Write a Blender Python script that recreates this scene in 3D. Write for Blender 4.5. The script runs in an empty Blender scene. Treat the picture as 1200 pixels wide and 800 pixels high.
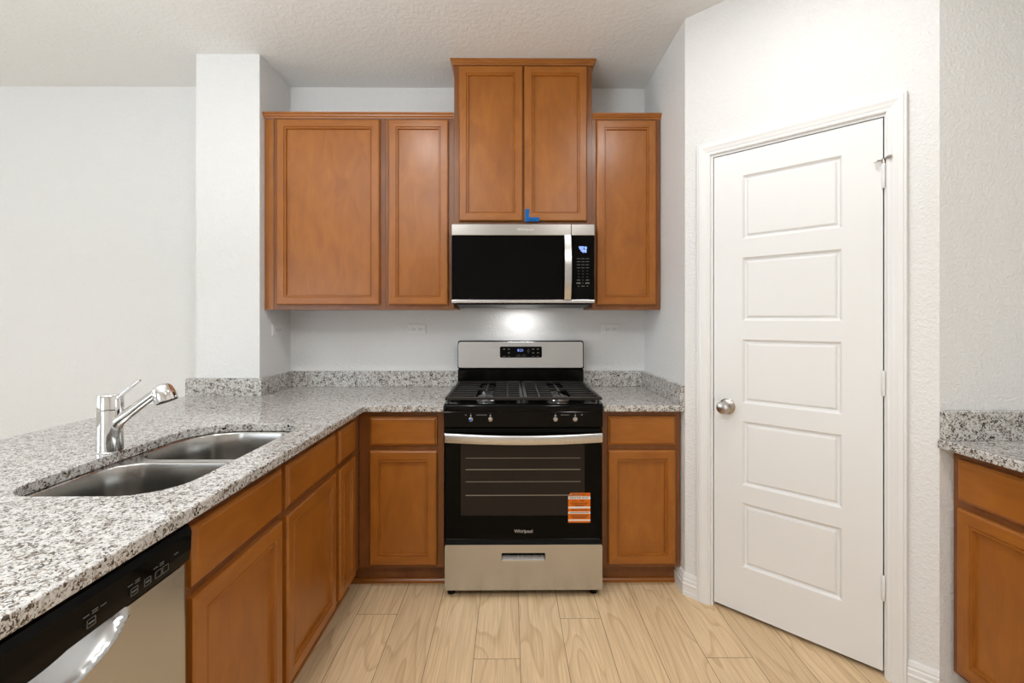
import bpy, bmesh, math, random
from mathutils import Vector, Matrix
random.seed(7)
S = bpy.context.scene
COL = S.collection
PI = math.pi
# ------------------------------------------------------------------ camera
cd = bpy.data.cameras.new('camera'); cam = bpy.data.objects.new('camera', cd); COL.objects.link(cam)
cam.location = (0, 0, 1.302); cam.rotation_euler = (PI/2, 0, -0.007)
cd.sensor_width = 36; cd.sensor_fit = 'HORIZONTAL'; cd.lens = 534.7/1200*36
cd.shift_x = -0.0005; cd.shift_y = -24.5/1200; cd.clip_start = 0.02
S.camera = cam
# ------------------------------------------------------------------ colour management
S.view_settings.view_transform = 'Standard'; S.view_settings.look = 'None'
S.view_settings.gamma = 1; S.view_settings.use_curve_mapping = False
S.view_settings.exposure = 0.02
# ------------------------------------------------------------------ world and lights
W = bpy.data.worlds.new('world'); S.world = W; W.use_nodes = True
bg = W.node_tree.nodes['Background']; bg.inputs[0].default_value = (0.93, 0.97, 1.0, 1); bg.inputs[1].default_value = 1.6
def area(name, loc, rot, sx, sy, power, col, shape='RECTANGLE', spread=PI):
    l = bpy.data.lights.new(name, 'AREA'); l.shape = shape; l.size = sx; l.size_y = sy
    l.energy = power; l.color = col; l.spread = spread
    o = bpy.data.objects.new(name, l); COL.objects.link(o); o.location = loc; o.rotation_euler = rot
    return o
WARM = (1.0, 0.985, 0.97); DAY = (0.89, 0.955, 1.0)
# recessed ceiling cans over the kitchen
for cx_, cy_, CAN in ((-0.66, 1.28, 7.5), (0.74, 1.28, 7.2), (-0.80, -0.7, 14), (0.74, -0.7, 15)):
    area('can_light', (cx_, cy_, 2.735), (0, 0, 0), 0.10, 0.10, CAN, WARM, 'DISK')
# daylight through the living room windows
area('window_light', (-5.42, 0.2, 1.45), (0, -PI/2-0.35, 0), 1.7, 2.6, 50, DAY)
area('window_light', (-3.4, -2.92, 1.25), (PI/2+0.35, 0, 0), 2.2, 2.1, 26, DAY)
# added uplight, an unseen fill that brightens the ceiling
area('ceiling_fill', (-1.2, 0.0, 1.75), (PI-0.05, 0, 0), 0.9, 0.9, 58, (0.88, 0.95, 1.0))
# cooktop lamp under the microwave
area('cooktop_lamp', (0.07, 2.70, 1.374), (0, 0, 0), 0.16, 0.05, 0.75, WARM)

# ------------------------------------------------------------------ materials
def lin(r, g, b):
    f = lambda c: (c/255/12.92) if c/255 <= .04045 else ((c/255+.055)/1.055)**2.4
    return (f(r), f(g), f(b), 1)
class NT:
    def __init__(s, name):
        s.m = bpy.data.materials.new(name); s.m.use_nodes = True; s.t = s.m.node_tree
        s.b = s.t.nodes['Principled BSDF']
    def n(s, typ, **kw):
        x = s.t.nodes.new(typ)
        for k, v in kw.items():
            if k.startswith('i_'): x.inputs[k[2:].replace('_', ' ')].default_value = v
            else: setattr(x, k, v)
        return x
    def l(s, a, ao, b, bi): s.t.links.new(a.outputs[ao], b.inputs[bi])
    def ramp(s, stops, interp='LINEAR'):
        r = s.n('ShaderNodeValToRGB'); r.color_ramp.interpolation = interp
        e = r.color_ramp.elements
        while len(e) < len(stops): e.new(0.5)
        for el, (p, c) in zip(e, stops): el.position = p; el.color = c
        return r
    def bump(s, src, out, strength, dist):
        b = s.n('ShaderNodeBump'); b.inputs['Strength'].default_value = strength; b.inputs['Distance'].default_value = dist
        s.l(src, out, b, 'Height'); s.l(b, 'Normal', s.b, 'Normal'); return b
def plain(name, col, rough=0.5, metal=0.0, spec=0.5, emit=None, es=0, coat=0):
    t = NT(name); t.b.inputs['Base Color'].default_value = col; t.b.inputs['Roughness'].default_value = rough
    t.b.inputs['Metallic'].default_value = metal; t.b.inputs['Specular IOR Level'].default_value = spec
    t.b.inputs['Coat Weight'].default_value = coat
    if emit: t.b.inputs['Emission Color'].default_value = emit; t.b.inputs['Emission Strength'].default_value = es
    return t.m
def wood(name, axis):
    t = NT(name); tc = t.n('ShaderNodeTexCoord'); oi = t.n('ShaderNodeObjectInfo')
    off = t.n('ShaderNodeVectorMath', operation='SCALE'); cmb = t.n('ShaderNodeCombineXYZ')
    for k in 'XYZ': t.l(oi, 'Random', cmb, k)
    t.l(cmb, 0, off, 0); off.inputs['Scale'].default_value = 37.0
    add = t.n('ShaderNodeVectorMath', operation='ADD'); t.l(tc, 'Object', add, 0); t.l(off, 0, add, 1)
    def mp(s_across, s_along):
        m = t.n('ShaderNodeMapping')
        m.inputs['Scale'].default_value = (s_across, s_across, s_along) if axis == 'z' else (s_along, s_across, s_across)
        t.l(add, 0, m, 'Vector'); return m
    n1 = t.n('ShaderNodeTexNoise', i_Scale=1.0, i_Detail=4.0, i_Distortion=1.2); t.l(mp(14, 5), 0, n1, 'Vector')
    n2 = t.n('ShaderNodeTexNoise', i_Scale=1.0, i_Detail=3.0); t.l(mp(150, 6), 0, n2, 'Vector')
    n3 = t.n('ShaderNodeTexNoise', i_Scale=1.0, i_Detail=2.0); t.l(mp(5, 3.5), 0, n3, 'Vector')
    mx = t.n('ShaderNodeMath', operation='MULTIPLY_ADD'); t.l(n2, 'Fac', mx, 0); mx.inputs[1].default_value = 0.30
    t.l(n1, 'Fac', mx, 2)
    m2 = t.n('ShaderNodeMath', operation='MULTIPLY_ADD'); t.l(n3, 'Fac', m2, 0); m2.inputs[1].default_value = 0.55; t.l(mx, 0, m2, 2)
    r = t.ramp([(0.0, WOODC[0]), (0.55, WOODC[1]), (1.0, WOODC[2])])
    mr = t.n('ShaderNodeMapRange'); mr.inputs['From Min'].default_value = 0.45; mr.inputs['From Max'].default_value = 1.4
    t.l(m2, 0, mr, 'Value'); t.l(mr, 0, r, 'Fac'); t.l(r, 'Color', t.b, 'Base Color')
    t.b.inputs['Roughness'].default_value = 0.29; t.b.inputs['Specular IOR Level'].default_value = 0.5
    t.bump(n2, 'Fac', 0.06, 0.001)
    return t.m
WOODC = [(0.235, 0.071, 0.008, 1), (0.335, 0.110, 0.013, 1), (0.41, 0.148, 0.020, 1)]
WV = wood('maple_stain_vertical', 'z'); WH = wood('maple_stain_horizontal', 'x')
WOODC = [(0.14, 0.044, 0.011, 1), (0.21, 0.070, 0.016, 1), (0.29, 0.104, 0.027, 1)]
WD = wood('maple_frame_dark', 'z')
def wall_mat(name, col, scale=55, strength=0.28, thr=0.5):
    t = NT(name); tc = t.n('ShaderNodeTexCoord')
    n = t.n('ShaderNodeTexNoise', i_Scale=scale, i_Detail=3.0, i_Distortion=0.6); t.l(tc, 'Object', n, 'Vector')
    r = t.ramp([(0.42, (0, 0, 0, 1)), (0.62, (1, 1, 1, 1))]); t.l(n, 'Fac', r, 'Fac')
    t.b.inputs['Base Color'].default_value = col; t.b.inputs['Roughness'].default_value = 0.55
    t.b.inputs['Specular IOR Level'].default_value = 0.3
    t.bump(r, 'Color', strength, 0.002); return t.m
WALL = wall_mat('wall_paint', (0.80, 0.80, 0.795, 1), 85, 0.55); CEIL = wall_mat('ceiling_paint', (0.82, 0.82, 0.81, 1), 45, 0.4)
TRIM = plain('trim_paint', (0.82, 0.82, 0.815, 1), 0.32)
def granite():
    t = NT('speckled_granite'); tc = t.n('ShaderNodeTexCoord')
    nz = t.n('ShaderNodeTexNoise', i_Scale=90.0, i_Detail=2.0); t.l(tc, 'Object', nz, 'Vector')
    sc = t.n('ShaderNodeVectorMath', operation='SCALE'); t.l(nz, 'Color', sc, 0); sc.inputs['Scale'].default_value = 0.022
    ad = t.n('ShaderNodeVectorMath', operation='ADD'); t.l(tc, 'Object', ad, 0); t.l(sc, 0, ad, 1)
    v = t.n('ShaderNodeTexVoronoi', i_Scale=235.0); t.l(ad, 0, v, 'Vector')
    sp = t.n('ShaderNodeSeparateColor'); t.l(v, 'Color', sp, 0)
    big = t.n('ShaderNodeTexNoise', i_Scale=48.0, i_Detail=3.0); t.l(tc, 'Object', big, 'Vector')
    m = t.n('ShaderNodeMath', operation='MULTIPLY_ADD'); t.l(big, 'Fac', m, 0); m.inputs[1].default_value = 1.25; t.l(sp, 0, m, 2)
    mr = t.n('ShaderNodeMapRange'); mr.inputs['From Min'].default_value = 0.17; mr.inputs['From Max'].default_value = 2.05; t.l(m, 0, mr, 'Value')
    r = t.ramp([(0.0, (0.018, 0.014, 0.012, 1)), (0.25, (0.085, 0.062, 0.045, 1)), (0.33, (0.26, 0.215, 0.17, 1)),
                (0.40, (0.45, 0.425, 0.395, 1)), (0.47, (0.62, 0.61, 0.59, 1)), (0.66, (0.46, 0.45, 0.43, 1)), (0.73, (0.68, 0.67, 0.655, 1))], 'CONSTANT')
    t.l(mr, 0, r, 'Fac'); t.l(r, 'Color', t.b, 'Base Color')
    t.b.inputs['Roughness'].default_value = 0.10; t.b.inputs['Specular IOR Level'].default_value = 0.45
    return t.m
GRAN = granite()
def steel(name, col, rough, axis='x', st=0.05):
    t = NT(name); tc = t.n('ShaderNodeTexCoord'); mp = t.n('ShaderNodeMapping')
    mp.inputs['Scale'].default_value = (4, 4, 900) if axis == 'x' else (900, 4, 4) if axis == 'z' else (900, 900, 900)
    t.l(tc, 'Object', mp, 'Vector'); n = t.n('ShaderNodeTexNoise', i_Scale=1.0, i_Detail=2.0); t.l(mp, 0, n, 'Vector')
    r = t.n('ShaderNodeMapRange'); r.inputs['To Min'].default_value = rough-0.06; r.inputs['To Max'].default_value = rough+0.08
    t.l(n, 'Fac', r, 'Value'); t.l(r, 0, t.b, 'Roughness')
    t.b.inputs['Base Color'].default_value = col; t.b.inputs['Metallic'].default_value = 1
    t.bump(n, 'Fac', st, 0.0005); return t.m
STEEL = steel('brushed_steel', (0.53, 0.54, 0.55, 1), 0.23); STEELV = steel('brushed_steel_vertical', (0.60, 0.60, 0.60, 1), 0.24, 'z')
STEELD = steel('brushed_steel_dim_reflection', (0.42, 0.40, 0.375, 1), 0.24)  # steel darkened in colour to stand in for the top trim's dim reflection
SINKM = steel('sink_steel', (0.50, 0.49, 0.47, 1), 0.17, 'o', 0.02)
CHROME = plain('chrome', (0.82, 0.82, 0.82, 1), 0.06, 1.0); NICKEL = plain('satin_nickel', (0.44, 0.41, 0.38, 1), 0.26, 1.0)
BLKG = plain('black_glass', (0.0025, 0.0023, 0.002, 1), 0.06, 0, 0.08); BLKE = plain('black_enamel', (0.004, 0.0037, 0.0034, 1), 0.11, 0, 0.12)
BLKM = plain('black_plastic', (0.006, 0.0055, 0.0055, 1), 0.35, 0, 0.15); IRON = plain('cast_iron', (0.014, 0.012, 0.011, 1), 0.42, 0, 0.3)
WINDOWG = plain('oven_window_glass', (0.020, 0.0155, 0.0125, 1), 0.08, 0, 0.16); WIRE = plain('rack_wire', (0.22, 0.18, 0.13, 1), 0.4, 0.6)
MARK = plain('panel_marks', (0.32, 0.32, 0.32, 1), 0.5); DIMMARK = plain('panel_marks_dim', (0.16, 0.16, 0.16, 1), 0.5)
BLUELED = plain('blue_display', (0.05, 0.08, 0.3, 1), 0.4, emit=(0.25, 0.38, 1.0, 1), es=1.5)
ORANGE = plain('sticker_orange', (0.72, 0.16, 0.008, 1), 0.5, 0, 0.2); WHITE = plain('sticker_white', (0.75, 0.75, 0.72, 1), 0.5); INK = plain('ink', (0.02, 0.012, 0.008, 1), 0.6)
TAPE = plain('blue_tape', (0.003, 0.13, 0.42, 1), 0.6, 0, 0.2); PLATE = plain('white_plastic', (0.80, 0.80, 0.79, 1), 0.3)
SLOT = plain('slot_dark', (0.02, 0.018, 0.016, 1), 0.6); BLUECAP = plain('blue_cap', (0.01, 0.12, 0.6, 1), 0.4)
GLASS = plain('window_pane', (0.9, 0.95, 1, 1), 0.05, 0, 0.5); GLASS.node_tree.nodes['Principled BSDF'].inputs['Transmission Weight'].default_value = 1
def floor_mat():
    t = NT('oak_plank'); tc = t.n('ShaderNodeTexCoord'); at = t.n('ShaderNodeAttribute'); at.attribute_name = 'rnd'
    cmb = t.n('ShaderNodeCombineXYZ'); mu = t.n('ShaderNodeMath', operation='MULTIPLY'); mu.inputs[1].default_value = 91.0
    t.l(at, 'Fac', mu, 0); [t.l(mu, 0, cmb, k) for k in 'XYZ']
    ad = t.n('ShaderNodeVectorMath', operation='ADD'); t.l(tc, 'Object', ad, 0); t.l(cmb, 0, ad, 1)
    mp = t.n('ShaderNodeMapping'); mp.inputs['Scale'].default_value = (7, 0.9, 1); t.l(ad, 0, mp, 'Vector')
    n = t.n('ShaderNodeTexNoise', i_Scale=1.0, i_Detail=1.0, i_Distortion=0.5); t.l(mp, 0, n, 'Vector')
    ml = t.n('ShaderNodeMath', operation='MULTIPLY'); ml.inputs[1].default_value = 11.0; t.l(n, 'Fac', ml, 0)
    fr = t.n('ShaderNodeMath', operation='FRACT'); t.l(ml, 0, fr, 0)
    mp2 = t.n('ShaderNodeMapping'); mp2.inputs['Scale'].default_value = (140, 5, 1); t.l(ad, 0, mp2, 'Vector')
    n2 = t.n('ShaderNodeTexNoise', i_Scale=1.0, i_Detail=3.0); t.l(mp2, 0, n2, 'Vector')
    r1 = t.ramp([(0, (0.80, 0.60, 0.37, 1)), (0.66, (0.77, 0.57, 0.345, 1)), (0.90, (0.66, 0.465, 0.265, 1)), (1.0, (0.80, 0.60, 0.37, 1))]); t.l(fr, 0, r1, 'Fac')
    r2 = t.ramp([(0.3, (0.86, 0.84, 0.82, 1)), (0.7, (1.06, 1.06, 1.06, 1))]); t.l(n2, 'Fac', r2, 'Fac')
    mx = t.n('ShaderNodeMix', data_type='RGBA', blend_type='MULTIPLY'); mx.inputs[0].default_value = 1
    t.l(r1, 'Color', mx, 6); t.l(r2, 'Color', mx, 7)
    r3 = t.ramp([(0, (0.90, 0.89, 0.88, 1)), (1, (1.03, 1.03, 1.03, 1))]); t.l(at, 'Fac', r3, 'Fac')
    mx2 = t.n('ShaderNodeMix', data_type='RGBA', blend_type='MULTIPLY'); mx2.inputs[0].default_value = 1
    t.l(mx, 2, mx2, 6); t.l(r3, 'Color', mx2, 7); t.l(mx2, 2, t.b, 'Base Color')
    t.b.inputs['Roughness'].default_value = 0.42; t.b.inputs['Specular IOR Level'].default_value = 0.4
    return t.m
FLOOR = floor_mat(); GAP = plain('plank_joint', (0.20, 0.13, 0.07, 1), 0.8)

# ------------------------------------------------------------------ mesh helpers
def link(name, bm, mats, parent=None, smooth=False, bevel=0, seg=2, loc=None):
    bmesh.ops.recalc_face_normals(bm, faces=bm.faces[:])
    me = bpy.data.meshes.new(name); bm.to_mesh(me); bm.free()
    for m in (mats if isinstance(mats, (list, tuple)) else [mats]): me.materials.append(m)
    o = bpy.data.objects.new(name, me); COL.objects.link(o)
    if parent: o.parent = parent
    if loc: o.location = loc
    if smooth:
        for p in me.polygons: p.use_smooth = True
        md = o.modifiers.new('split', 'EDGE_SPLIT'); md.split_angle = math.radians(38)
    if bevel:
        md = o.modifiers.new('bevel', 'BEVEL'); md.width = bevel; md.segments = seg; md.limit_method = 'ANGLE'; md.angle_limit = math.radians(50)
        md.harden_normals = False
    return o
def link_split(name, bm, mat, parent, thr=.004):
    """one object per cluster of touching or near pieces"""
    left = set(bm.verts); isl = []
    while left:
        st = [left.pop()]; cur = {st[0]}
        while st:
            v = st.pop()
            for e in v.link_edges:
                q = e.other_vert(v)
                if q in left: left.discard(q); cur.add(q); st.append(q)
        xs_ = [v.co.x for v in cur]; zs_ = [v.co.z for v in cur]
        isl.append([min(xs_), max(xs_), min(zs_), max(zs_), [cur]])
    again = True
    while again:
        again = False
        for i in range(len(isl)):
            for j in range(i+1, len(isl)):
                a, b = isl[i], isl[j]
                if a[0]-thr < b[1] and b[0]-thr < a[1] and a[2]-thr < b[3] and b[2]-thr < a[3]:
                    isl[i] = [min(a[0], b[0]), max(a[1], b[1]), min(a[2], b[2]), max(a[3], b[3]), a[4]+b[4]]; isl.pop(j); again = True; break
            if again: break
    for it in sorted(isl, key=lambda q: (-q[3], q[0])):
        keep = set().union(*it[4]); nb = bmesh.new(); mp = {}
        for v in keep: mp[v] = nb.verts.new(v.co)
        for f in bm.faces:
            if f.verts[0] in keep: nb.faces.new([mp[v] for v in f.verts])
        link(name, nb, mat, parent)
    bm.free()
def box(bm, x0, x1, y0, y1, z0, z1, mi=0):
    v = [bm.verts.new(p) for p in ((x0,y0,z0),(x1,y0,z0),(x1,y1,z0),(x0,y1,z0),(x0,y0,z1),(x1,y0,z1),(x1,y1,z1),(x0,y1,z1))]
    for f in ((0,3,2,1),(4,5,6,7),(0,1,5,4),(1,2,6,5),(2,3,7,6),(3,0,4,7)):
        bm.faces.new([v[i] for i in f]).material_index = mi
def obox(name, mats, parent, *boxes, bevel=0.0, seg=2):
    bm = bmesh.new()
    for b in boxes: box(bm, *b)
    return link(name, bm, mats, parent, bevel=bevel, seg=seg)
def loft(bm, loops, cap0=True, cap1=True, closed=True, mi=0):
    vs = [[bm.verts.new(p) for p in lp] for lp in loops]
    n = len(vs[0])
    for a, b in zip(vs, vs[1:]):
        for i in range(n if closed else n-1):
            j = (i+1) % n
            bm.faces.new((a[i], a[j], b[j], b[i])).material_index = mi
    if cap0: bm.faces.new(vs[0][::-1]).material_index = mi
    if cap1: bm.faces.new(vs[-1]).material_index = mi
    return vs
def rect_rings(bm, x0, x1, z0, z1, rings, y0=0.0, cap0=True, cap1=True, hv=False):
    """rings of (inset, outward height) on a front that faces -Y"""
    vs = []
    for ins, h in rings:
        vs.append([bm.verts.new(p) for p in ((x0+ins, y0-h, z0+ins), (x1-ins, y0-h, z0+ins), (x1-ins, y0-h, z1-ins), (x0+ins, y0-h, z1-ins))])
    for a, b in zip(vs, vs[1:]):
        for i in range(4):
            j = (i+1) % 4
            f = bm.faces.new((a[i], a[j], b[j], b[i]))
            if hv: f.material_index = 1 if i in (0, 2) else 0
    if cap0: bm.faces.new(vs[0][::-1])
    if cap1: bm.faces.new(vs[-1])
    return vs
def circle(c, axis, r, n=24, ry=None):
    axis = Vector(axis).normalized(); q = axis.to_track_quat('Z', 'Y'); c = Vector(c)
    return [c + q @ Vector((r*math.cos(2*PI*i/n), (ry or r)*math.sin(2*PI*i/n), 0)) for i in range(n)]
def lathe(bm, c, axis, prof, n=28, mi=0):
    axis = Vector(axis).normalized(); c = Vector(c)
    loft(bm, [circle(c+axis*d, axis, max(r, 1e-4), n) for d, r in prof], mi=mi)
def tube(bm, pts, r, n=14, mi=0):
    pts = [Vector(p) for p in pts]; loops = []
    for i, p in enumerate(pts):
        d = (pts[min(i+1, len(pts)-1)] - pts[max(i-1, 0)])
        loops.append(circle(p, d, r if not isinstance(r, (list, tuple)) else r[i], n))
    loft(bm, loops, mi=mi)
def rrect(x0, x1, y0, y1, r, z=0, n=8):
    """rounded rectangle, r = (x0y0, x1y0, x1y1, x0y1)"""
    if not isinstance(r, (list, tuple)): r = (r,)*4
    out = []
    for (cx, cy, rr, a0) in ((x0+r[0], y0+r[0], r[0], PI), (x1-r[1], y0+r[1], r[1], 1.5*PI), (x1-r[2], y1-r[2], r[2], 0), (x0+r[3], y1-r[3], r[3], .5*PI)):
        for k in range(n+1):
            a = a0 + .5*PI*k/n; out.append((cx+rr*math.cos(a), cy+rr*math.sin(a), z))
    return out
def slab_holes(bm, outer, holes, z0, z1):
    """flat slab with holes; outlines are (x, y) lists"""
    for z in (z0, z1):
        ed = []
        for lp in [outer]+holes:
            vs = [bm.verts.new((p[0], p[1], z)) for p in lp]
            ed += [bm.edges.new((vs[i], vs[(i+1) % len(vs)])) for i in range(len(vs))]
        bmesh.ops.triangle_fill(bm, edges=ed, use_beauty=True)
    for lp in [outer]+holes:
        a = [bm.verts.new((p[0], p[1], z0)) for p in lp]; b = [bm.verts.new((p[0], p[1], z1)) for p in lp]
        for i in range(len(lp)):
            j = (i+1) % len(lp); bm.faces.new((a[i], a[j], b[j], b[i]))
    bmesh.ops.remove_doubles(bm, verts=bm.verts[:], dist=1e-5)
def prism(bm, pts, z0, z1):
    loft(bm, [[(p[0], p[1], z0) for p in pts], [(p[0], p[1], z1) for p in pts]])
def text(name, body, size, mat, parent, loc, rot=(PI/2, 0, 0), ext=0.0004, sx=1.0, space=1.0):
    c = bpy.data.curves.new('tmp', 'FONT'); c.body = body; c.size = size; c.extrude = ext; c.align_x = 'CENTER'; c.align_y = 'CENTER'; c.space_character = space
    c.resolution_u = 3
    t = bpy.data.objects.new('tmp', c); COL.objects.link(t); bpy.context.view_layer.update()
    me = bpy.data.meshes.new_from_object(t.evaluated_get(bpy.context.evaluated_depsgraph_get()))
    bpy.data.objects.remove(t); bpy.data.curves.remove(c)
    me.transform(Matrix.Translation(loc) @ Matrix.Rotation(rot[2], 4, 'Z') @ Matrix.Rotation(rot[0], 4, 'X') @ Matrix.Diagonal((sx, 1, 1, 1)))
    me.name = name; me.materials.clear(); me.materials.append(mat)
    o = bpy.data.objects.new(name, me); COL.objects.link(o); o.parent = parent; return o
def tag(o, label, cat, group=None):
    o['label'] = label; o['category'] = cat
    if group: o['group'] = group
    return o
def thing(name, label, cat, loc=(0, 0, 0), rz=0, group=None):
    o = bpy.data.objects.new(name, None); COL.objects.link(o); o.empty_display_size = 0.1
    o.location = loc; o.rotation_euler = (0, 0, rz); return tag(o, label, cat, group)
def struct(o): o['kind'] = 'structure'; return o

# ------------------------------------------------------------------ the room
YB, XL, XR, ZC = 2.825, -1.35, 0.8386, 2.741
CX, CY, PHI = 0.8386, 2.1725, 0.7724          # convex corner where the pantry wall starts, and its angle
YS = 2.4765; T3 = 0.8875
EX, EY = CX+T3*math.cos(PHI), CY-T3*math.sin(PHI)
def aw(t, o=0): return (CX+t*math.cos(PHI)-o*math.sin(PHI), CY-t*math.sin(PHI)-o*math.cos(PHI))
XFAR, YREAR, XRW = -5.5, -3.0, 2.13
def wallbox(name, *boxes):
    return struct(obox(name, WALL, None, *boxes))
# floor of individual planks (one mesh)
bm = bmesh.new(); rl = bm.faces.layers.float.new('rnd')
PW, PL, G = 0.1795, 1.22, 0.0011
x = 0.042 - PW*31
ends = {24: 1.75, 25: 1.2, 26: 1.1, 27: 2.028, 28: 1.2, 29: 1.05, 30: 1.757, 31: 1.10, 32: 1.993, 33: 1.15, 34: 1.08, 35: 1.757, 36: 1.12}
k = 0
while x < XRW+0.12:
    y = YREAR - random.random()*PL if k not in ends else ends[k]-PL*5
    while y < YB+.1:
        a, b = max(y, YREAR-.1)+G, min(y+PL, YB+.1)-G
        if b > a:
            x0, x1 = max(x+G, XFAR-.1), min(x+PW-G, XRW+.1)
            if x1 > x0:
                f = bm.faces.new([bm.verts.new(p) for p in ((x0, a, 0), (x1, a, 0), (x1, b, 0), (x0, b, 0))]); f[rl] = random.random()
        y += PL
    x += PW; k += 1
box(bm, XFAR-.1, XRW+.1, YREAR-.1, YB+.1, -0.06, -0.0012, 1)
struct(link('floor', bm, [FLOOR, GAP]))
struct(obox('ceiling', CEIL, None, (XFAR-.1, XRW+.1, YREAR-.1, YB+.1, ZC, ZC+.1)))
wallbox('wall_back', (XFAR-.1, XRW+.1, YB, YB+.12, 0, ZC))
wallbox('wall_left_return', (-1.691, XL, YS, YB, 0, ZC))
# pantry walls: short return, angled front with the door opening, and the return on the right
bm = bmesh.new(); prism(bm, [(CX, YB), (CX, CY), aw(0.0, -.11), (CX+.11, YB)], 0, ZC); struct(link('wall_right', bm, WALL))
bm = bmesh.new()
prism(bm, [aw(0), aw(.119), aw(.119, -.11), aw(0.0, -.11)], 0, ZC)
prism(bm, [aw(.747), aw(T3), aw(T3-.05, -.11), aw(.747, -.11)], 0, ZC)
prism(bm, [aw(.119), aw(.747), aw(.747, -.11), aw(.119, -.11)], 2.059, ZC)
struct(link('wall_pantry', bm, WALL))
bm = bmesh.new(); prism(bm, [(EX, EY), (XRW+.1, EY), (XRW+.1, EY+.11), aw(T3-.05, -.11)], 0, ZC); struct(link('wall_right_return', bm, WALL))
wallbox('wall_far_right', (XRW, XRW+.1, YREAR-.1, EY, 0, ZC), (XRW, XRW+.1, EY+.11, YB, 0, ZC))
# living room side: left wall and rear wall, each with window openings
wallbox('wall_far_left', (XFAR-.1, XFAR, YREAR, YB, 0, .6), (XFAR-.1, XFAR, YREAR, YB, 2.3, ZC),
        (XFAR-.1, XFAR, YREAR, -1.1, .6, 2.3), (XFAR-.1, XFAR, 1.5, YB, .6, 2.3))
wallbox('wall_rear', (XFAR-.1, -4.5, YREAR-.1, YREAR, 0, ZC), (-4.5, -2.3, YREAR-.1, YREAR, 2.3, ZC), (-4.5, -2.3, YREAR-.1, YREAR, 0, .2),
        (-2.3, XRW+.1, YREAR-.1, YREAR, 0, ZC))
def window(n, x0, x1, z0, z1, loc, rz):
    bm = bmesh.new(); w = .05
    for b in ((x0, x1, 0, .06, z0, z0+w), (x0, x1, 0, .06, z1-w, z1), (x0, x0+w, 0, .06, z0+w, z1-w), (x1-w, x1, 0, .06, z0+w, z1-w), ((x0+x1)/2-.02, (x0+x1)/2+.02, 0.01, .05, z0+w, z1-w)): box(bm, *b)
    o = struct(link('window_%d' % n, bm, TRIM, loc=loc)); o.rotation_euler = (0, 0, rz)
    obox('pane', GLASS, o, (x0+w, x1-w, .028, .032, z0+w, z1-w)); return o
window(1, -1.3, 1.3, .6, 2.3, (XFAR-.02, .2, 0), PI/2)
window(2, -1.1, 1.1, .2, 2.3, (-3.4, YREAR-.02, 0), PI)
# peninsula knee wall behind the sink cabinets
wallbox('wall_peninsula', (-1.47, XL-.005, .40, YS, 0, .866))

# pantry door and its trim, in the wall's own frame (x along the wall, -y out of it)
AL = (CX, CY, 0)
def onwall(o): o.location = AL; o.rotation_euler = (0, 0, -PHI); return o
bm = bmesh.new()
prof = [(0, 0), (0, .009), (.004, .0115), (.012, .0115), (.018, .014), (.026, .016), (.036, .0195), (.047, .0195), (.051, .017), (.055, .0175), (.058, .016), (.058, 0)]
L_, R_, T_ = .120, .746, 2.058
loft(bm, [[(L_-o, -d, 0) for o, d in prof], [(L_-o, -d, T_+o) for o, d in prof], [(R_+o, -d, T_+o) for o, d in prof], [(R_+o, -d, 0) for o, d in prof]])
onwall(struct(link('trim_1', bm, TRIM, smooth=False)))
bm = bmesh.new()
box(bm, .1195, .1305, 0, .112, 0, 2.048); box(bm, .7405, .7465, 0, .112, 0, 2.048); box(bm, .1195, .7465, 0, .112, 2.048, 2.0585)
box(bm, .1305, .140, .042, .06, 0, 2.048); box(bm, .731, .7405, .042, .06, 0, 2.048)
onwall(struct(link('trim_2', bm, TRIM)))
bm = bmesh.new()
x0, x1, z0, z1, yf, yb = .1345, .7360, .020, 2.0435, .002, .038
PX0, PX1 = .255, .613
pz = [(.223, .503), (.580, .862), (.940, 1.220), (1.300, 1.578), (1.659, 1.938)]
xs = [x0, PX0, PX1, x1]; zs = [z0]+[q for p in pz for q in p]+[z1]
g = {(i, j): bm.verts.new((xx, yf, zz)) for i, xx in enumerate(xs) for j, zz in enumerate(zs)}
for i in range(3):
    for j in range(len(zs)-1):
        if i == 1 and j % 2 == 1:
            rect_rings(bm, xs[1], xs[2], zs[j], zs[j+1], [(0, 0), (.003, -.003), (.008, -.0095), (.0125, -.011), (.015, -.011), (.022, -.004), (.026, -.0035)], yf, cap0=False)
        else: bm.faces.new((g[i, j], g[i+1, j], g[i+1, j+1], g[i, j+1]))
bk = [bm.verts.new(p) for p in ((x0, yb, z0), (x1, yb, z0), (x1, yb, z1), (x0, yb, z1))]; bm.faces.new(bk)
bmesh.ops.remove_doubles(bm, verts=bm.verts[:], dist=1e-5)
nz = len(zs)
def g2(i, j): return min(bm.verts, key=lambda v: (v.co - Vector((xs[i], yf, zs[j]))).length)
bm.faces.new([g2(0, j) for j in range(nz)]+[bk[3], bk[0]]); bm.faces.new([g2(3, j) for j in range(nz)]+[bk[2], bk[1]])
bm.faces.new([g2(i, 0) for i in range(4)]+[bk[1], bk[0]]); bm.faces.new([g2(i, nz-1) for i in range(4)]+[bk[2], bk[3]])
door = onwall(struct(link('door_1', bm, TRIM)))
bm = bmesh.new(); lathe(bm, (.192, .002, .918), (0, -1, 0), [(0, .034), (.004, .035), (.009, .030), (.012, .015), (.030, .013), (.036, .020), (.046, .0275), (.056, .0285), (.064, .024), (.068, .010)])
link('door_knob', bm, NICKEL, door, smooth=True)
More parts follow.
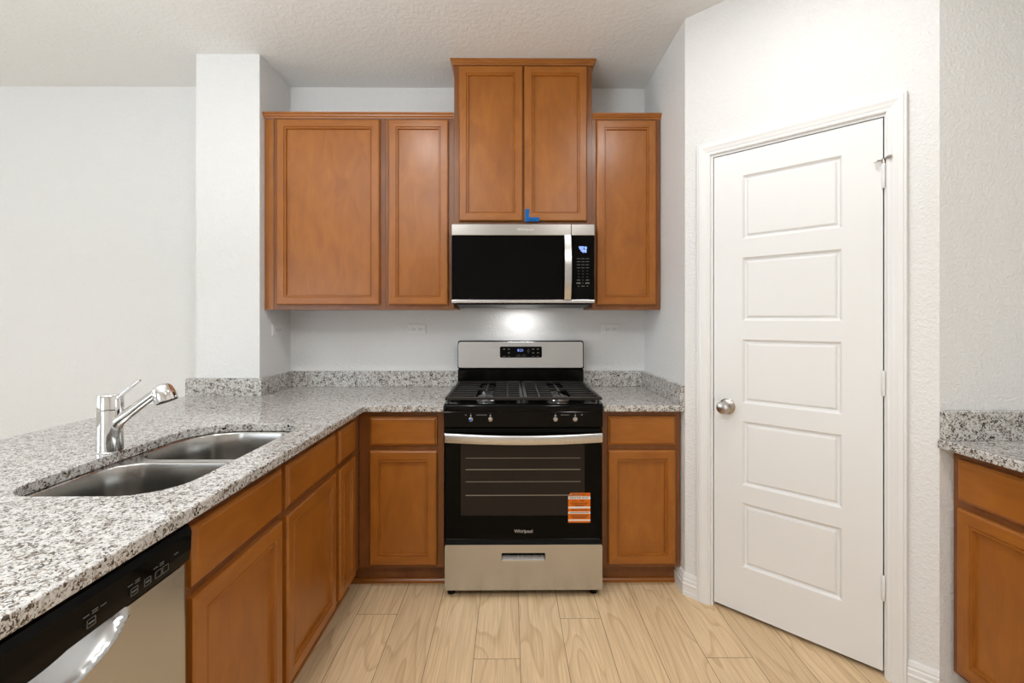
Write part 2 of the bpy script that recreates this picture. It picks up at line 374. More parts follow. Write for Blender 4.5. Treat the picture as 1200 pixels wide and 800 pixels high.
for z in (1.83, 1.073, .326):
    bm = bmesh.new(); lathe(bm, (.7385, -.004, z-.046), (0, 0, 1), [(0, .0045), (.002, .006), (.03, .006), (.0305, .0054), (.0312, .006), (.061, .006), (.0615, .0054), (.0622, .006), (.09, .006), (.092, .0045)], 14)
    box(bm, .7395, .7425, -.003, .002, z-.044, z+.044)
    h = link('hinge', bm, TRIM, door, smooth=True)
    if z > 1.5:
        bm = bmesh.new(); tube(bm, [(.7385, -.004, z+.045), (.7385, -.004, z+.062)], .006)
        tube(bm, [(.7385, -.006, z+.056), (.715, -.014, z+.056)], .0028); tube(bm, [(.716, -.012, z+.056), (.716, -.024, z+.056)], .006)
        tube(bm, [(.7385, -.006, z+.060), (.752, -.02, z+.062)], .0028); tube(bm, [(.752, -.018, z+.062), (.762, -.022, z+.062)], .0055)
        link('door_stop', bm, NICKEL, h, smooth=True)['label'] = 'chrome hinge pin door stop'
obox('strike_plate', SLOT, door, (.1307, .1343, .001, .03, .89, .948))
# baseboards
bp = [(0, 0), (.0155, 0), (.0155, .018), (.0135, .022), (.0135, .046), (.0155, .050), (.0155, .056), (.012, .060), (.0125, .074), (.009, .080), (.010, .086), (.006, .100), (0, .102)]
def board(name, p, q, ext0=0, ext1=0):
    p, q = Vector(p), Vector(q); d = (q-p).normalized(); nrm = Vector((d.y, -d.x))   # right of travel is the room
    bm = bmesh.new(); loops = []
    for base, e in ((p, -ext0), (q, ext1)):
        loops.append([(base.x+nrm.x*o+d.x*e*o, base.y+nrm.y*o+d.y*e*o, z) for o, z in bp])
    loft(bm, loops); return struct(link(name, bm, TRIM))
tm = math.tan(PHI/2)
board('baseboard_right', (XR, 2.29), (CX, CY), 0, 0.4)
board('baseboard_pantry_left', (CX, CY), aw(.0615), 0.4, 0)
board('baseboard_pantry_right', aw(.8045), aw(T3), 0, 0.0)

# ------------------------------------------------------------------ cabinets
DT = 0.020
def cab_door(parent, x0, x1, z0, z1, yf):
    """recessed panel door; back sits on the frame at y = yf"""
    bm = bmesh.new()
    rect_rings(bm, x0, x1, z0, z1, [(0, 0), (0, .014), (.004, .0185), (.007, .020), (.040, .020), (.0425, .0155), (.0465, .0155), (.049, .0190), (.052, .0190), (.0545, .008)], yf, cap0=False, cap1=False, hv=True)
    d = link('door', bm, [WV, WH], parent)
    bm = bmesh.new(); rect_rings(bm, x0+.05, x1-.05, z0+.05, z1-.05, [(0, .003), (0, .0083), (.0005, .0086)], yf, cap0=True)
    link('door_panel', bm, WV, d); return d
def drawer_front(parent, x0, x1, z0, z1, yf):
    bm = bmesh.new(); rect_rings(bm, x0, x1, z0, z1, [(0, 0), (0, .011), (.002, .0135), (.005, .0140), (.009, .0185), (.012, .020)], yf, cap0=True)
    return link('drawer_front', bm, WH, parent)
def frame(parent, x0, x1, z0, z1, yf, openings, t=.019):
    """face frame, front at y=yf-? as a slab with openings cut"""
    bm = bmesh.new()
    slab_holes(bm, [(x0, z0), (x1, z0), (x1, z1), (x0, z1)], [[(a, c), (b, c), (b, d), (a, d)] for a, b, c, d in openings], 0, t)
    for v in bm.verts: v.co = Vector((v.co.x, yf+v.co.z, v.co.y))
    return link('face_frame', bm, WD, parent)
def base_cabinet(name, label, loc, rz, w, units, depth=.585, left=0, kick=True, shoe=True, kx0=0, kx1=None, bw=None, corner=False):
    """local x from 0 to w, frame front at y = 0; units = (x0, x1) of each drawer over door"""
    t = thing(name, label, 'cabinet', loc, rz)
    ops = []
    for a, b in units: ops += [(a+.014, b-.014, .714, .826), (a+.014, b-.014, .136, .660)]
    frame(t, 0, w, .104, .866, 0, ops)
    q = .016; b_ = bw or w
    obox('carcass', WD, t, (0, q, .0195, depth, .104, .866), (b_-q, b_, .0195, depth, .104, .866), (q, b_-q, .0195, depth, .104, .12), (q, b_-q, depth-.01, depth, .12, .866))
    kb = [(kx0, kx1 or w, .060, .076, 0, .104)]
    if corner: kb = [(-.062, w, .060, .076, 0, .104), (-.078, -.062, 0, .076, 0, .104)]; kx0 = -.062
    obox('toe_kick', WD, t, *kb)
    if shoe:
        bm = bmesh.new(); loft(bm, [[(xx, .060, 0), (xx, .046, 0), (xx, .047, .012), (xx, .052, .019), (xx, .060, .021)] for xx in (kx0, kx1 or w)]); link('shoe_molding', bm, WH, t)
    for a, b in units:
        drawer_front(t, a, b, .699, .838, 0); cab_door(t, a, b, .122, .674, 0)
    return t
YBF = 2.219
base_cabinet('base_cabinet', 'brown base cabinet left of the range, one drawer over one door, in the inside corner', (-.728, YBF, 0), 0, .410, [(.054, .379)], corner=True)
base_cabinet('base_cabinet', 'brown base cabinet right of the range, between the range and the pantry wall', (.452, YBF, 0), 0, .380, [(.026, .354)])
# left run, faces +X ; local x runs along world +Y
XF = -.730
base_cabinet('base_cabinet', 'wide brown sink base cabinet with two drawer fronts and two doors beside the dishwasher', (XF, 1.018, 0), PI/2, .888, [(.018, .421), (.452, .864)])
base_cabinet('base_cabinet', 'narrow brown base cabinet at the inside corner, far end of the sink run', (XF, 1.907, 0), PI/2, .3105, [(.018, .213)], bw=.3105)
obox('end_panel', WV, None, (-1.34, -.712, .402, .417, 0, .866), bevel=.001)
tag(bpy.data.objects['end_panel'], 'brown wooden end panel closing the near side of the dishwasher', 'panel')
# right run, faces -X ; local x runs along world -Y
base_cabinet('base_cabinet', 'brown base cabinet at the right edge, in front of the pantry door wall', (1.520, 1.550, 0), -PI/2, .46, [(.027, .433)])
# upper cabinets
YUF = 2.520
def upper(label, x0, x1, z0, z1, doors, fill=0):
    t = thing('wall_cabinet', label, 'cabinet', (x0, YUF, z0)); w, h = x1-x0, z1-z0
    frame(t, fill, w, 0, h, 0, [(a-x0+.014, b-x0-.014, .038, h-.024) for a, b in doors])
    obox('carcass', WD, t, (fill, w, .0195, YB-YUF-.002, 0.004, h))
    if fill: obox('filler_strip', WV, t, (0.002, fill-.004, .004, .02, 0, h), bevel=.0008)
    for a, b in doors: cab_door(t, a-x0, b-x0, .026, h-.008, 0)
    return t
upper('wide single-door brown wall cabinet beside the white wall return, far left', -1.349, -.684, 1.362, 2.412, [(-1.273, -.711)], fill=.055)
upper('medium-width single-door brown wall cabinet just left of the microwave', -.683, -.3055, 1.362, 2.412, [(-.662, -.335)])
tall = upper('tall two-door brown wall cabinet above the microwave', -.3045, .4575, 1.822, 2.708, [(-.277, .0735), (.082, .427)])
upper('narrow single-door brown wall cabinet right of the microwave', .4585, .834, 1.362, 2.412, [(.480, .808)])
cp = [(0, 0), (.006, 0), (.008, .008), (.013, .012), (.015, .018), (.020, .022), (.020, .030), (0, .030)]
def crown(label, x0, x1, z, e0, e1):
    bm = bmesh.new(); loops = []
    def pf(x, y, dx, dy): return [(x+dx*o, y+dy*o, z+h) for o, h in cp]
    if e0: loops.append(pf(x0, YB-.01, -1, 0))
    loops.append(pf(x0, YUF, -1 if e0 else 0, -1)); loops.append(pf(x1, YUF, 1 if e1 else 0, -1))
    if e1: loops.append(pf(x1, YB-.01, 1, 0))
    loft(bm, loops); return tag(link('crown_molding', bm, WH), label, 'molding')
crown('long strip of brown crown molding on top of the two left wall cabinets', -1.3485, -.306, 2.4125, 0, 0)
crown('brown crown molding on the tall cabinet, just below the ceiling', -.3045, .4575, 2.7085, 1, 1)
crown('short strip of brown crown molding on the narrow wall cabinet by the pantry wall', .459, .837, 2.4125, 0, 0)
# blue tape on the tall cabinet's right door
t = thing('tape', 'small L-shaped piece of blue painter tape at the bottom of a tall cabinet door', 'tape', (.088, 2.4995, 1.842))
bm = bmesh.new(); loft(bm, [[(x_, y_, z_) for x_, z_ in ((-.002, -.002), (.018, .004), (.076, .003), (.077, .026), (.020, .026), (.023, .071), (-.001, .071))] for y_ in (0, -.0005)]); link('tape_strip', bm, TAPE, t)
bm = bmesh.new(); rr = random.Random(3); pts = [(.010+.048*i/16, -.0008, .012+.008*((i*5) % 3-1)*.7+rr.uniform(-.001, .001)) for i in range(17)]; tube(bm, pts, .0007, 6); link('handwriting', bm, INK, t)

# ------------------------------------------------------------------ countertops
ZT, ZB = .897, .867
hole = [(p[0], p[1]) for p in rrect(-1.205, -.800, 1.062, 1.800, (.10, .12, .09, .17), n=10)]
t = thing('countertop', 'L-shaped speckled granite countertop around the sink, left of the range', 'countertop')
bm = bmesh.new(); slab_holes(bm, [(-.690, .385), (-.690, 2.172), (-.313, 2.172), (-.313, YB-.001), (XL+.001, YB-.001), (XL+.001, YS-.001), (-1.692, YS-.001), (-1.692, 2.52), (-1.738, 2.52), (-1.738, .385)], [hole], ZB, ZT)
link('slab', bm, GRAN, t, bevel=.004, seg=3)
SP = .992
obox('backsplash', GRAN, t, (XL+.0205, -.313, YB-.0205, YB-.0005, ZT+.0003, SP), bevel=.0015)
obox('backsplash', GRAN, t, (XL+.0005, XL+.020, YS-.0005, YB-.0005, ZT+.0003, SP), bevel=.0015)
obox('backsplash', GRAN, t, (-1.692, XL+.0205, YS-.0205, YS-.001, ZT+.0003, SP), bevel=.0015)
obox('backsplash', GRAN, t, (-1.736, -1.6925, YS-.0205, 2.52, ZT+.0003, SP), bevel=.0015)
t = thing('countertop', 'small granite countertop between the range and the pantry wall', 'countertop')
obox('slab', GRAN, t, (.449, XR-.001, 2.172, YB-.001, ZB, ZT), bevel=.004, seg=3)
obox('backsplash', GRAN, t, (.449, XR-.0215, YB-.0205, YB-.0005, ZT+.0003, SP), bevel=.0015)
obox('backsplash', GRAN, t, (XR-.021, XR-.001, 2.176, YB-.0005, ZT+.0003, SP), bevel=.0015)
t = thing('countertop', 'granite countertop at the right edge, against the white wall', 'countertop')
obox('slab', GRAN, t, (1.464, XRW-.002, 1.07, EY-.001, ZB, ZT), bevel=.004, seg=3)
obox('backsplash', GRAN, t, (1.474, XRW-.002, EY-.029, EY-.001, ZT+.0003, SP+.004), bevel=.0015)

# ------------------------------------------------------------------ sink and faucet
t = thing('sink', 'undermount stainless steel double bowl sink set into the granite', 'sink', (0, 0, 0))
bowls = [(-1.198, -.808, 1.070, 1.412, (.10, .12, .075, .10)), (-1.198, -.808, 1.438, 1.793, (.10, .06, .09, .165))]
bm = bmesh.new()
slab_holes(bm, [(p[0], p[1]) for p in rrect(-1.225, -.780, 1.045, 1.82, .1)], [[(p[0], p[1]) for p in rrect(*b[:4], b[4], n=10)] for b in bowls], .8635, .8662)
link('flange', bm, SINKM, t)
for a, b, c, d, r in bowls:
    bm = bmesh.new(); loops = []
    for ins, z in ((0, .8660), (.002, .860), (.006, .80), (.012, .70), (.018, .674), (.032, .664), (.05, .661)):
        loops.append(rrect(a+ins, b-ins, c+ins, d-ins, tuple(max(q-ins*.7, .02) for q in r), z, n=10))
    loft(bm, loops, cap0=False)
    o = link('bowl', bm, SINKM, t, smooth=True)
    md = o.modifiers.new('thick', 'SOLIDIFY'); md.thickness = .0012; md.offset = 1
    bm = bmesh.new(); lathe(bm, ((a+b)/2-.03, (c+d)/2, .6613), (0, 0, 1), [(0, .044), (.002, .044), (.002, .034), (.0008, .030), (.0008, .002)]); link('drain', bm, CHROME, o, smooth=True)
fx, fy = -1.234, 1.42
t = thing('faucet', 'chrome single-lever pull-out kitchen faucet behind the sink', 'faucet', (fx, fy, ZT), 0)
bm = bmesh.new(); lathe(bm, (0, 0, 0.0004), (0, 0, 1), [(0, .035), (.003, .0355), (.004, .033), (.130, .0325), (.1315, .030)], 36); link('body', bm, CHROME, t, smooth=True)
bm = bmesh.new(); lathe(bm, (0, 0, .1325), (0, 0, 1), [(0, .030), (.001, .0325), (.040, .0325), (.045, .030), (.046, .01)], 36); link('valve_cap', bm, CHROME, t, smooth=True)
bm = bmesh.new(); tube(bm, [(.030, -.006, .108), (.030, -.006, .112), (.030, -.006, .166), (.030, -.006, .172)], [.007, .010, .010, .007], 18)
tube(bm, [(.028, -.006, .162), (.040, -.006, .176), (.066, -.006, .198), (.093, -.006, .2195), (.097, -.006, .2215)], [.0055, .0052, .0046, .0044, .003], 14); link('lever', bm, CHROME, t, smooth=True)
bm = bmesh.new(); tube(bm, [(.014, 0, .084), (.022, 0, .093), (.030, 0, .0995), (.060, 0, .1215), (.10, 0, .152), (.144, 0, .184)], [.024, .0215, .0185, .0160, .0142, .0132], 24); link('spout', bm, CHROME, t, smooth=True)
ax = Vector((.36, 0, -.93)).normalized(); c0 = Vector((.154, 0, .2085))
bm = bmesh.new(); lathe(bm, c0, ax, [(0, .006), (.001, .014), (.006, .0225), (.016, .0275), (.036, .0305), (.054, .0312), (.057, .030)], 36); hd = link('spray_head', bm, CHROME, t, smooth=True)
bm = bmesh.new(); lathe(bm, c0+ax*.0568, ax, [(0, .029), (.0015, .0285), (.0022, .024), (.0022, .002)], 30); link('spray_face', bm, BLKM, hd, smooth=True)

# ------------------------------------------------------------------ dishwasher (faces +X)
t = thing('dishwasher', 'stainless dishwasher with black control strip under the near end of the counter', 'dishwasher', (-.712, .4185, 0), PI/2)
W_ = .5955
obox('tub', BLKM, t, (.004, W_-.004, .03, .57, .085, .860))
obox('toe_panel', BLKM, t, (.004, W_-.004, .045, .06, 0.002, .085))
bm = bmesh.new(); loft(bm, [[(xx, -yy, zz) for yy, zz in ((-.03, .772), (.0, .772), (.006, .776), (.010, .800), (.012, .838), (.006, .852), (-.012, .861), (-.03, .861))] for xx in (.002, W_-.002)])
cpn = link('control_panel', bm, BLKG, t, bevel=.0012)
# door front as a height field with the scooped pocket handle
bm = bmesh.new(); nx, nzz = 90, 110; zb, zt = .088, .770; gv = {}
for i in range(nx+1):
    for j in range(nzz+1):
        u = i/nx; v = j/nzz; xx = .002+(W_-.004)*u
        zz = zb+(zt-zb)*(v if v < .5 else .5+.5*(1-(1-(v-.5)*2)**1.6))
        d = ((xx-.300)/.135)**2; edge = zt-.062*math.sqrt(max(0, 1-d)) if d < 1 else 9
        y = 0
        if d < 1:
            s = (zz-edge)/.018
            if s > -0.6: y = .034*min(1, max(0, (s+.0)/2.2))**.7 if s > 0 else -.004*(1+s/.6)
        e = min(u, 1-u)*(W_-.004)
        if e < .004: y += .004*(1-e/.004)
        gv[i, j] = bm.verts.new((xx, y-.002, zz))
for i in range(nx):
    for j in range(nzz): bm.faces.new((gv[i, j], gv[i+1, j], gv[i+1, j+1], gv[i, j+1]))
o = link('door_front', bm, STEEL, t, smooth=False)
for p in o.data.polygons: p.use_smooth = True
bm = bmesh.new(); bm2 = bmesh.new()
def mark(b, xa, xb, za, zbb, y=-.0126): box(b, xa, xb, y, y+.001, za, zbb)
def outline(b, xa, xb, za, zbb, w=.0006, y=-.0126):
    mark(b, xa, xb, za, za+w, y); mark(b, xa, xb, zbb-w, zbb, y); mark(b, xa, xa+w, za, zbb, y); mark(b, xb-w, xb, za, zbb, y)
for xa in (.343, .431, .462, .489, .508): outline(bm, xa, xa+.016, .7905, .804, y=-.0122)
for xa, n_ in ((.336, 3), (.424, 2), (.484, 2), (.54, 1)):
    for q in range(n_):
        for zz in ((.810, .814) if q % 2 else (.812,)): mark(bm, xa+.016*q, xa+.016*q+.011, zz, zz+.0012, -.0124)
for xa in (.346, .434, .465): mark(bm, xa, xa+.010, .796, .7985, -.0122)
link_split('button_mark', bm, DIMMARK, cpn, .006); bm2.free()

# ------------------------------------------------------------------ range
RX, RY = .067, 2.145           # centre and control panel front
t = thing('range', 'black and stainless gas range with cast iron grates between the base cabinets', 'range', (RX, RY, 0))
HW = .374
obox('body', BLKE, t, (-HW+.006, HW-.006, .035, .66, .034, .874))
bm = bmesh.new()   # cooktop with a raised rounded rim
loft(bm, [rrect(-HW, HW, -.002+i, .665, r, z, 5) for i, r, z in ((0, .010, .876), (-.002, .012, .886), (0, .012, .904), (.006, .012, .9105))], cap1=False)
vs = rrect(-HW+.0, HW-.0, .004, .665, .012, .9105, 5); loft(bm, [vs, rrect(-HW+.022, HW-.022, .03, .645, .03, .9105, 5), rrect(-HW+.032, HW-.032, .04, .635, .03, .903, 5)], cap0=False)
link('cooktop', bm, BLKE, t, smooth=True)
cpn = obox('control_panel', BLKE, t, (-HW+.001, HW-.001, 0, .035, .800, .8735), bevel=.002)
for i, kx in enumerate((-.248, -.156, .150, .243)):
    bm = bmesh.new(); lathe(bm, (kx, 0, .838), (0, -1, 0), [(0, .0105), (.003, .0105), (.004, .007), (.016, .0065), (.017, .004)], 18)
    s_ = link('knob_stem', bm, NICKEL, cpn, smooth=True)
    if i == 0:
        bm = bmesh.new(); lathe(bm, (kx-.001, -.0165, .838), (0, -1, 0), [(0, .0062), (.002, .0062), (.003, .003)], 14); link('cap', bm, BLUECAP, s_)['label'] = 'blue cap on the valve stem'
    bm = bmesh.new(); lathe(bm, (kx, 0, .855), (0, -1, 0), [(0, .0038), (.0008, .0038)], 10); mark(bm, kx-.001, kx+.001, .862, .866, -.0006); link('dial_mark', bm, MARK, cpn)
bm = bmesh.new()
for xa, xb in ((-.222, -.182), (.176, .215)): mark(bm, xa, xb, .857, .8595, -.0006)
for xa, xb in ((-.275, -.268), (-.180, -.174), (.176, .182), (.271, .278)): mark(bm, xa, xb, .856, .861, -.0006)
link_split('printed_mark', bm, DIMMARK, cpn)
# oven door
dr = obox('oven_door', BLKG, t, (-HW+.003, HW-.003, .0015, .040, .272, .795), bevel=.004)
bm = bmesh.new(); rect_rings(bm, -.296, .288, .385, .752, [(0, 0), (.0008, .0008), (.01, .0010)], .0013, cap0=False); win = link('oven_window', bm, WINDOWG, dr)
for z in (.656, .602, .545, .481):
    bm = bmesh.new(); tube(bm, [(-.272, -.0002, z), (.268, -.0002, z)], .0012 if z > .62 or z == .545 else .0018, 6); link('rack_line', bm, WIRE, win)
text('logo', 'Whirlpool', .022, plain('logo_silver', (.55, .50, .46, 1), .4), dr, (0, .0009, .311), sx=.95)
bm = bmesh.new(); N = 28; loops = []
for i in range(N+1):
    u = -1+2*i/N; xx = .366*u; b = (1-u*u)
    yo = -.030-.018*b; zc = .757-.007*b; hh = .021
    loops.append([(xx, yo+q*.9, zc+p) for p, q in ((-hh, .003), (-hh+.003, 0), (-.008, -.0012), (.008, -.0012), (hh-.003, 0), (hh, .003), (hh-.002, .012), (-hh+.002, .012))])
loft(bm, loops); box(bm, -.364, -.340, -.026, .0015, .742, .770); box(bm, .340, .364, -.026, .0015, .742, .770)
link('door_handle', bm, STEELV, dr, smooth=True)
# drawer with recessed pull
bm = bmesh.new()
slab_holes(bm, [(p[0], p[1]) for p in rrect(-.3695, .3695, .040, .252, .008)], [[(p[0], p[1]) for p in rrect(-.104, .102, .174, .214, .006)]], 0, .03)
for v in bm.verts: v.co = Vector((v.co.x, -.008+v.co.z, v.co.y))
dw = link('drawer', bm, STEEL, t, bevel=.003)
bm = bmesh.new(); loft(bm, [[(xx, -.005, .215), (xx, .021, .213), (xx, .021, .186), (xx, .024, .186), (xx, .024, .216)] for xx in (-.1045, .1025)])
box(bm, -.1045, -.103, -.005, .022, .174, .214); box(bm, .101, .1025, -.005, .022, .174, .214); link('pull_recess_shade', bm, BLKM, dw)  # cup coloured black to stand in for the shadow inside the pull
bm = bmesh.new(); loft(bm, [[(xx, -.0075, .173), (xx, -.0075, .181), (xx, -.002, .184), (xx, .012, .194), (xx, .020, .196), (xx, .020, .172)] for xx in (-.1025, .1005)]); link('pull', bm, STEELV, dw, bevel=.001)
obox('drawer_gap', BLKM, t, (-HW+.006, HW-.006, .012, .034, .20, .272))
for xx in (-.345, .335):
    for yy in (.045, .60):
        bm = bmesh.new(); lathe(bm, (xx, yy, 0.0005), (0, 0, 1), [(0, .019), (.012, .019), (.018, .012), (.034, .012)], 18); link('foot', bm, BLKM, t, smooth=True)
# burners
for bx_ in (-.185, .185):
    for by_ in (.13, .47):
        bm = bmesh.new(); lathe(bm, (bx_, by_, .9035), (0, 0, 1), [(0, .047), (.004, .047), (.008, .040), (.014, .038), (.016, .034)], 28); b_ = link('burner', bm, STEELV, t, smooth=True)
        bm = bmesh.new(); lathe(bm, (bx_, by_, .9196), (0, 0, 1), [(0, .036), (.001, .038), (.006, .038), (.008, .034), (.0085, .01)], 28); link('burner_cap', bm, BLKM, b_, smooth=True)
bm = bmesh.new(); loft(bm, [rrect(-.03+i, .03-i, .20+i, .44-i, .028, z, 6) for i, z in ((0, .9035), (0, .914), (.004, .918))]); bc = link('burner', bm, STEELV, t, smooth=True)
bm = bmesh.new(); loft(bm, [rrect(-.026+i, .026-i, .206+i, .434-i, .024, z, 6) for i, z in ((0, .9182), (0, .925), (.004, .927))]); link('burner_cap', bm, BLKM, bc, smooth=True)
# two cast iron grates
for s in (-1, 1):
    xa, xb = (-.366, -.002) if s < 0 else (.002, .366); ya, ybk = -.024, .548
    bm = bmesh.new(); zt, zb = .945, .932; w = .0075
    box(bm, xa, xb, ya, ya+2*w, zb, zt); box(bm, xa, xb, ybk-2*w, ybk, zb, zt); box(bm, xa, xa+2*w, ya+2*w, ybk-2*w, zb, zt); box(bm, xb-2*w, xb, ya+2*w, ybk-2*w, zb, zt)
    xm = s*.076; box(bm, xm-w/2, xm+w/2, ya+2*w, ybk-2*w, zb, zt+.001)
    for q in range(1, 8):
        yy = ya+(ybk-ya)*q/8
        gapc = .043
        cx_ = s*.185
        o0, o1 = (xa+2*w, xm-w/2) if s < 0 else (xm+w/2, xb-2*w)
        if q in (1, 2, 3, 5, 6, 7):
            box(bm, o0, cx_-gapc, yy-w*.7, yy+w*.7, zb, zt); box(bm, cx_+gapc, o1, yy-w*.7, yy+w*.7, zb, zt)
        else: box(bm, o0, o1, yy-w*.7, yy+w*.7, zb, zt)
        i0, i1 = (xm+w/2, xb-2*w) if s < 0 else (xa+2*w, xm-w/2)
        box(bm, i0, i1, yy-w*.7, yy+w*.7, zb, zt)
    for yy0, yy1 in ((ya+2*w, .085), (.175, .425), (.515, ybk-2*w)): box(bm, s*.185-w*.6, s*.185+w*.6, yy0, yy1, zb, zt)
    for fx_ in (xa+.006, xb-.016):
        for fy_ in (.012, ybk-.03): box(bm, fx_, fx_+.010, fy_, fy_+.012, .906, zb)
    link('grate', bm, IRON, t, bevel=.0018, seg=1)
# backguard
bgd = obox('backguard_riser', BLKE, t, (-.3735, .3765, .575, .665, .875, 1.012), bevel=.003)
bm = bmesh.new(); loft(bm, [[(p[0], -p[2], p[1]) for p in rrect(-.375+i, .378-i, 1.012+i, 1.183-i, .014, z, 6)] for i, z in ((0, -.67), (0, -.572), (.003, -.565))])
bk_ = link('backguard', bm, BLKE, t)
TILT = Matrix.Translation((0, .575, 1.012)) @ Matrix.Rotation(math.radians(-4.5), 4, 'X') @ Matrix.Translation((0, -.575, -1.012))
bk_.matrix_local = TILT
bm = bmesh.new(); loft(bm, [[(p[0], -p[2], p[1]) for p in rrect(-.3685+i, .3715-i, 1.021+i, 1.1755-i, .010, z, 6)] for i, z in ((0, -.566), (0, -.5625), (.001, -.5618))])
link('steel_panel', bm, STEEL, bk_)
bm = bmesh.new(); loft(bm, [[(p[0], -p[2], p[1]) for p in rrect(-.123, .127, 1.081, 1.147, .008, z, 5)] for z in (-.563, -.5605)]); dsp = link('display_panel', bm, BLKG, bk_)
text('clock_digits', '8:21', .020, BLUELED, dsp, (.0, .5602, 1.124), sx=1.1)
bm = bmesh.new()
for xa, zz in ((-.098, 1.131), (-.070, 1.131), (-.070, 1.109), (.075, 1.131), (.103, 1.131), (.075, 1.109), (.103, 1.109)): mark(bm, xa-.006, xa+.006, zz-.002, zz+.002, .5602)
for xa, w in ((-.098, .009), (-.070, .006), (.075, .006), (.103, .007)): mark(bm, xa-w, xa+w, 1.0875, 1.0895, .5602)
for xa in (-.024, .008): outline(bm, xa, xa+.022, 1.087, 1.099, .0007, .5602); mark(bm, xa+.009, xa+.013, 1.092, 1.094, .5602)
mark(bm, .038, .056, 1.1195, 1.121, .5602); mark(bm, .044, .050, 1.129, 1.131, .5602); mark(bm, .044, .050, 1.109, 1.111, .5602)
link_split('button_mark', bm, DIMMARK, dsp, .002)
# sticker on the oven door
t = thing('sticker', 'orange and white striped notice sticker on the oven door glass', 'sticker', (RX+.262, RY+.0002, .422))
bm = bmesh.new(); loft(bm, [[(x_, y_, z_) for x_, z_ in ((-.052, -.070), (.052, -.070), (.052, .070), (-.040, .070), (-.052, .058))] for y_ in (0, -.0006)]); link('paper', bm, ORANGE, t)
for z0_, z1_ in ((.040, .053), (-.003, .005), (-.028, -.019), (-.062, -.055)): obox('white_band', WHITE, t, (-.052, .052, -.0009, -.0004, z0_, z1_))
text('printed_words', 'IMPORTANT !!', .0125, INK, t, (.004, -.0007, .0615)); text('printed_words', 'REGISTER NOW', .0125, INK, t, (0, -.0010, .0465))
text('printed_words', 'CALL 1 888', .010, INK, t, (-.006, -.0007, .0325), sx=1.2); text('printed_words', 'IMPORTANTE!', .0125, INK, t, (0, -.0007, -.0115))
bm = bmesh.new()
for z_, w in ((.022, .042), (.015, .036), (.009, .02), (-.024, .046), (-.036, .042), (-.043, .04), (-.049, .03)): mark(bm, -w, w, z_-.0012, z_+.0012, -.0011)
link('small_print', bm, INK, t)

# ------------------------------------------------------------------ microwave
MX, MY = .074, 2.430
t = thing('microwave', 'black glass over-the-range microwave with stainless trim under the tall cabinet', 'microwave', (MX, MY, 0))
HM = .381
obox('case', BLKM, t, (-HM+.002, HM-.002, .036, .392, 1.400, 1.818), bevel=.002)
bm = bmesh.new(); loft(bm, [[(xx, .020, 1.400), (xx, .040, 1.388), (xx, .20, 1.378), (xx, .34, 1.378), (xx, .388, 1.394), (xx, .388, 1.400)] for xx in (-HM+.02, HM-.02)]); link('base_vent', bm, BLKM, t); obox('lamp_lens', PLATE, t, (-.09, .09, .24, .30, 1.3765, 1.379))
md = obox('door', BLKG, t, (-HM, .2555, 0, .036, 1.4135, 1.7555), bevel=.002)
obox('control_panel', BLKG, t, (.2575, HM, 0, .036, 1.4135, 1.7555), bevel=.002); mcp = [o for o in t.children if o.name.startswith('control_panel')][0]
ts = obox('top_trim', STEELD, t, (-HM, .2555, -.001, .036, 1.7560, 1.8155), (.2570, HM, -.001, .036, 1.7560, 1.8155), bevel=.002)
obox('bottom_trim', STEELV, t, (-HM, .2555, -.001, .036, 1.396, 1.4130), (.2570, HM, -.001, .036, 1.396, 1.4130), bevel=.002)
text('logo', 'Whirlpool', .017, plain('logo_grey', (.75, .73, .70, 1), .5), ts, (.012, -.0011, 1.7865), sx=1.25)
bm = bmesh.new(); loops = []; N = 20
for i in range(N+1):
    u = -1+2*i/N; zz = 1.585+.171*u; b = 1-u*u; yo = -.018-.026*b; w = .0185+.001*b
    loops.append([(.235-w, yo+.010, zz), (.235-w, yo+.003, zz), (.235-w+.002, yo, zz), (.235+w-.002, yo, zz), (.235+w, yo+.003, zz), (.235+w, yo+.010, zz)])
loft(bm, loops); box(bm, .222, .248, -.014, .0, 1.416, 1.436); box(bm, .222, .248, -.014, .0, 1.734, 1.754)
link('handle', bm, STEELV, md, smooth=True)
bm = bmesh.new()
for r_, row in enumerate(((0, 3, 9), (10, 12, 14), (0, 8, 12))):
    pass
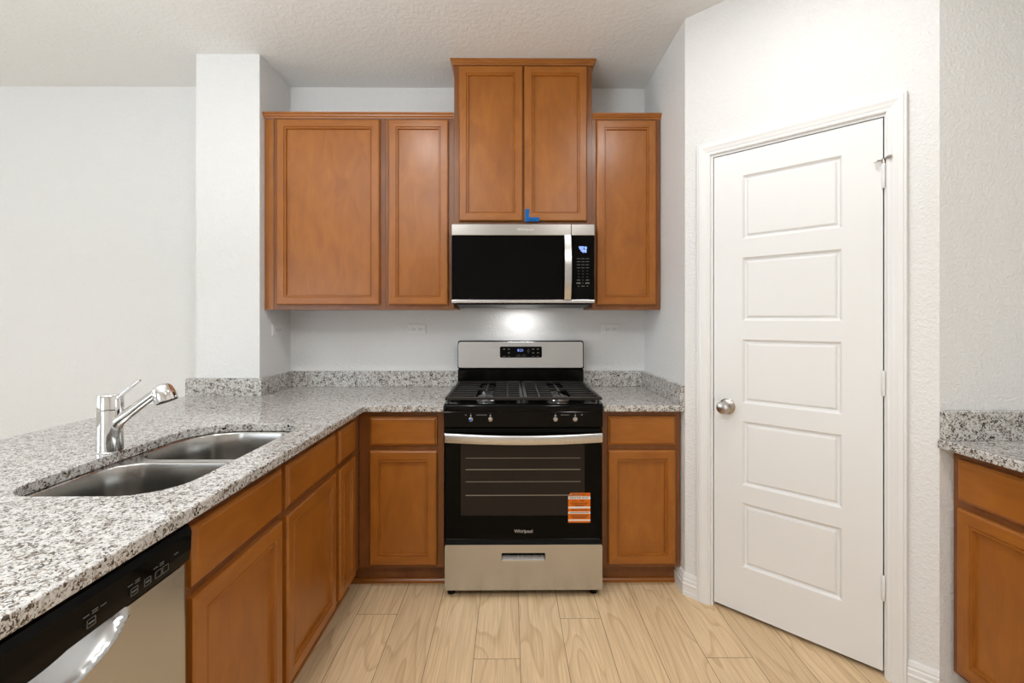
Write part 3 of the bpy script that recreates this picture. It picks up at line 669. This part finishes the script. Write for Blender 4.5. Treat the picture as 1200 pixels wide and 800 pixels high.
for xa, xb, za, zb_ in ((.297, .324, 1.690, 1.697), (.300, .322, 1.681, 1.688), (.307, .330, 1.671, 1.679), (.327, .339, 1.683, 1.696), (.316, .324, 1.664, 1.670), (.329, .337, 1.664, 1.680)): mark(bm, xa, xb, za, zb_, -.0007)
link('display', bm, BLUELED, mcp)
bm = bmesh.new()
for r_ in range(10):
    zz = 1.632-.0163*r_
    for c_ in range(3):
        xx = .295+.0235*c_
        w = .009 if r_ < 4 else .0025 if (r_ in (4, 5, 6) or c_ == 1) else .009
        h = .0022 if r_ < 7 else .003
        if r_ == 8 and c_ != 1: h = .006; w = .011
        if r_ == 9: w = .009 if c_ == 1 else .004
        mark(bm, xx-w, xx+w, zz-h/2, zz+h/2, -.0006)
link_split('key_mark', bm, DIMMARK, mcp, .0008)

# ------------------------------------------------------------------ wall outlets
SCREW = plain('screw_head', (.5, .5, .48, 1), .4)
def outlet(label, loc, rz):
    t = thing('wall_outlet', label, 'outlet', loc, rz, 'wall outlets above the counter')
    bm = bmesh.new(); rect_rings(bm, -.057, .057, -.034, .034, [(0, .0003), (0, .003), (.002, .005), (.005, .006)], 0); pl = link('cover_plate', bm, PLATE, t)
    for cx_ in (-.0205, .0205):
        bm = bmesh.new(); loft(bm, [[(p[0], -p[2], p[1]) for p in rrect(cx_-.0165, cx_+.0165, -.017, .017, .007, z, 5)] for z in (.0055, .0075, .0078)]); rc = link('receptacle', bm, PLATE, t)
        bm = bmesh.new(); box(bm, cx_-.008, cx_, -.0082, -.007, -.0075, -.0050); box(bm, cx_-.008, cx_-.001, -.0082, -.007, .0050, .0072); lathe(bm, (cx_+.009, -.007, 0), (0, -1, 0), [(0, .0028), (.0012, .0028)], 12); link_split('slot', bm, SLOT, rc, .0005)
    bm = bmesh.new()
    for cx_ in (-.047, .047): lathe(bm, (cx_, -.0055, 0), (0, -1, 0), [(0, .0028), (.001, .0025)], 10)
    link_split('screw', bm, SCREW, pl)
    return t
outlet('white horizontal wall outlet left of the range, above the granite backsplash', (-.571, YB-.0002, 1.249), 0)
outlet('white horizontal wall outlet right of the range, near the pantry wall', (.627, YB-.0002, 1.249), 0)
outlet('white horizontal outlet on the short side wall below the left cabinet', (XL+.0002, 2.657, 1.249), PI/2)
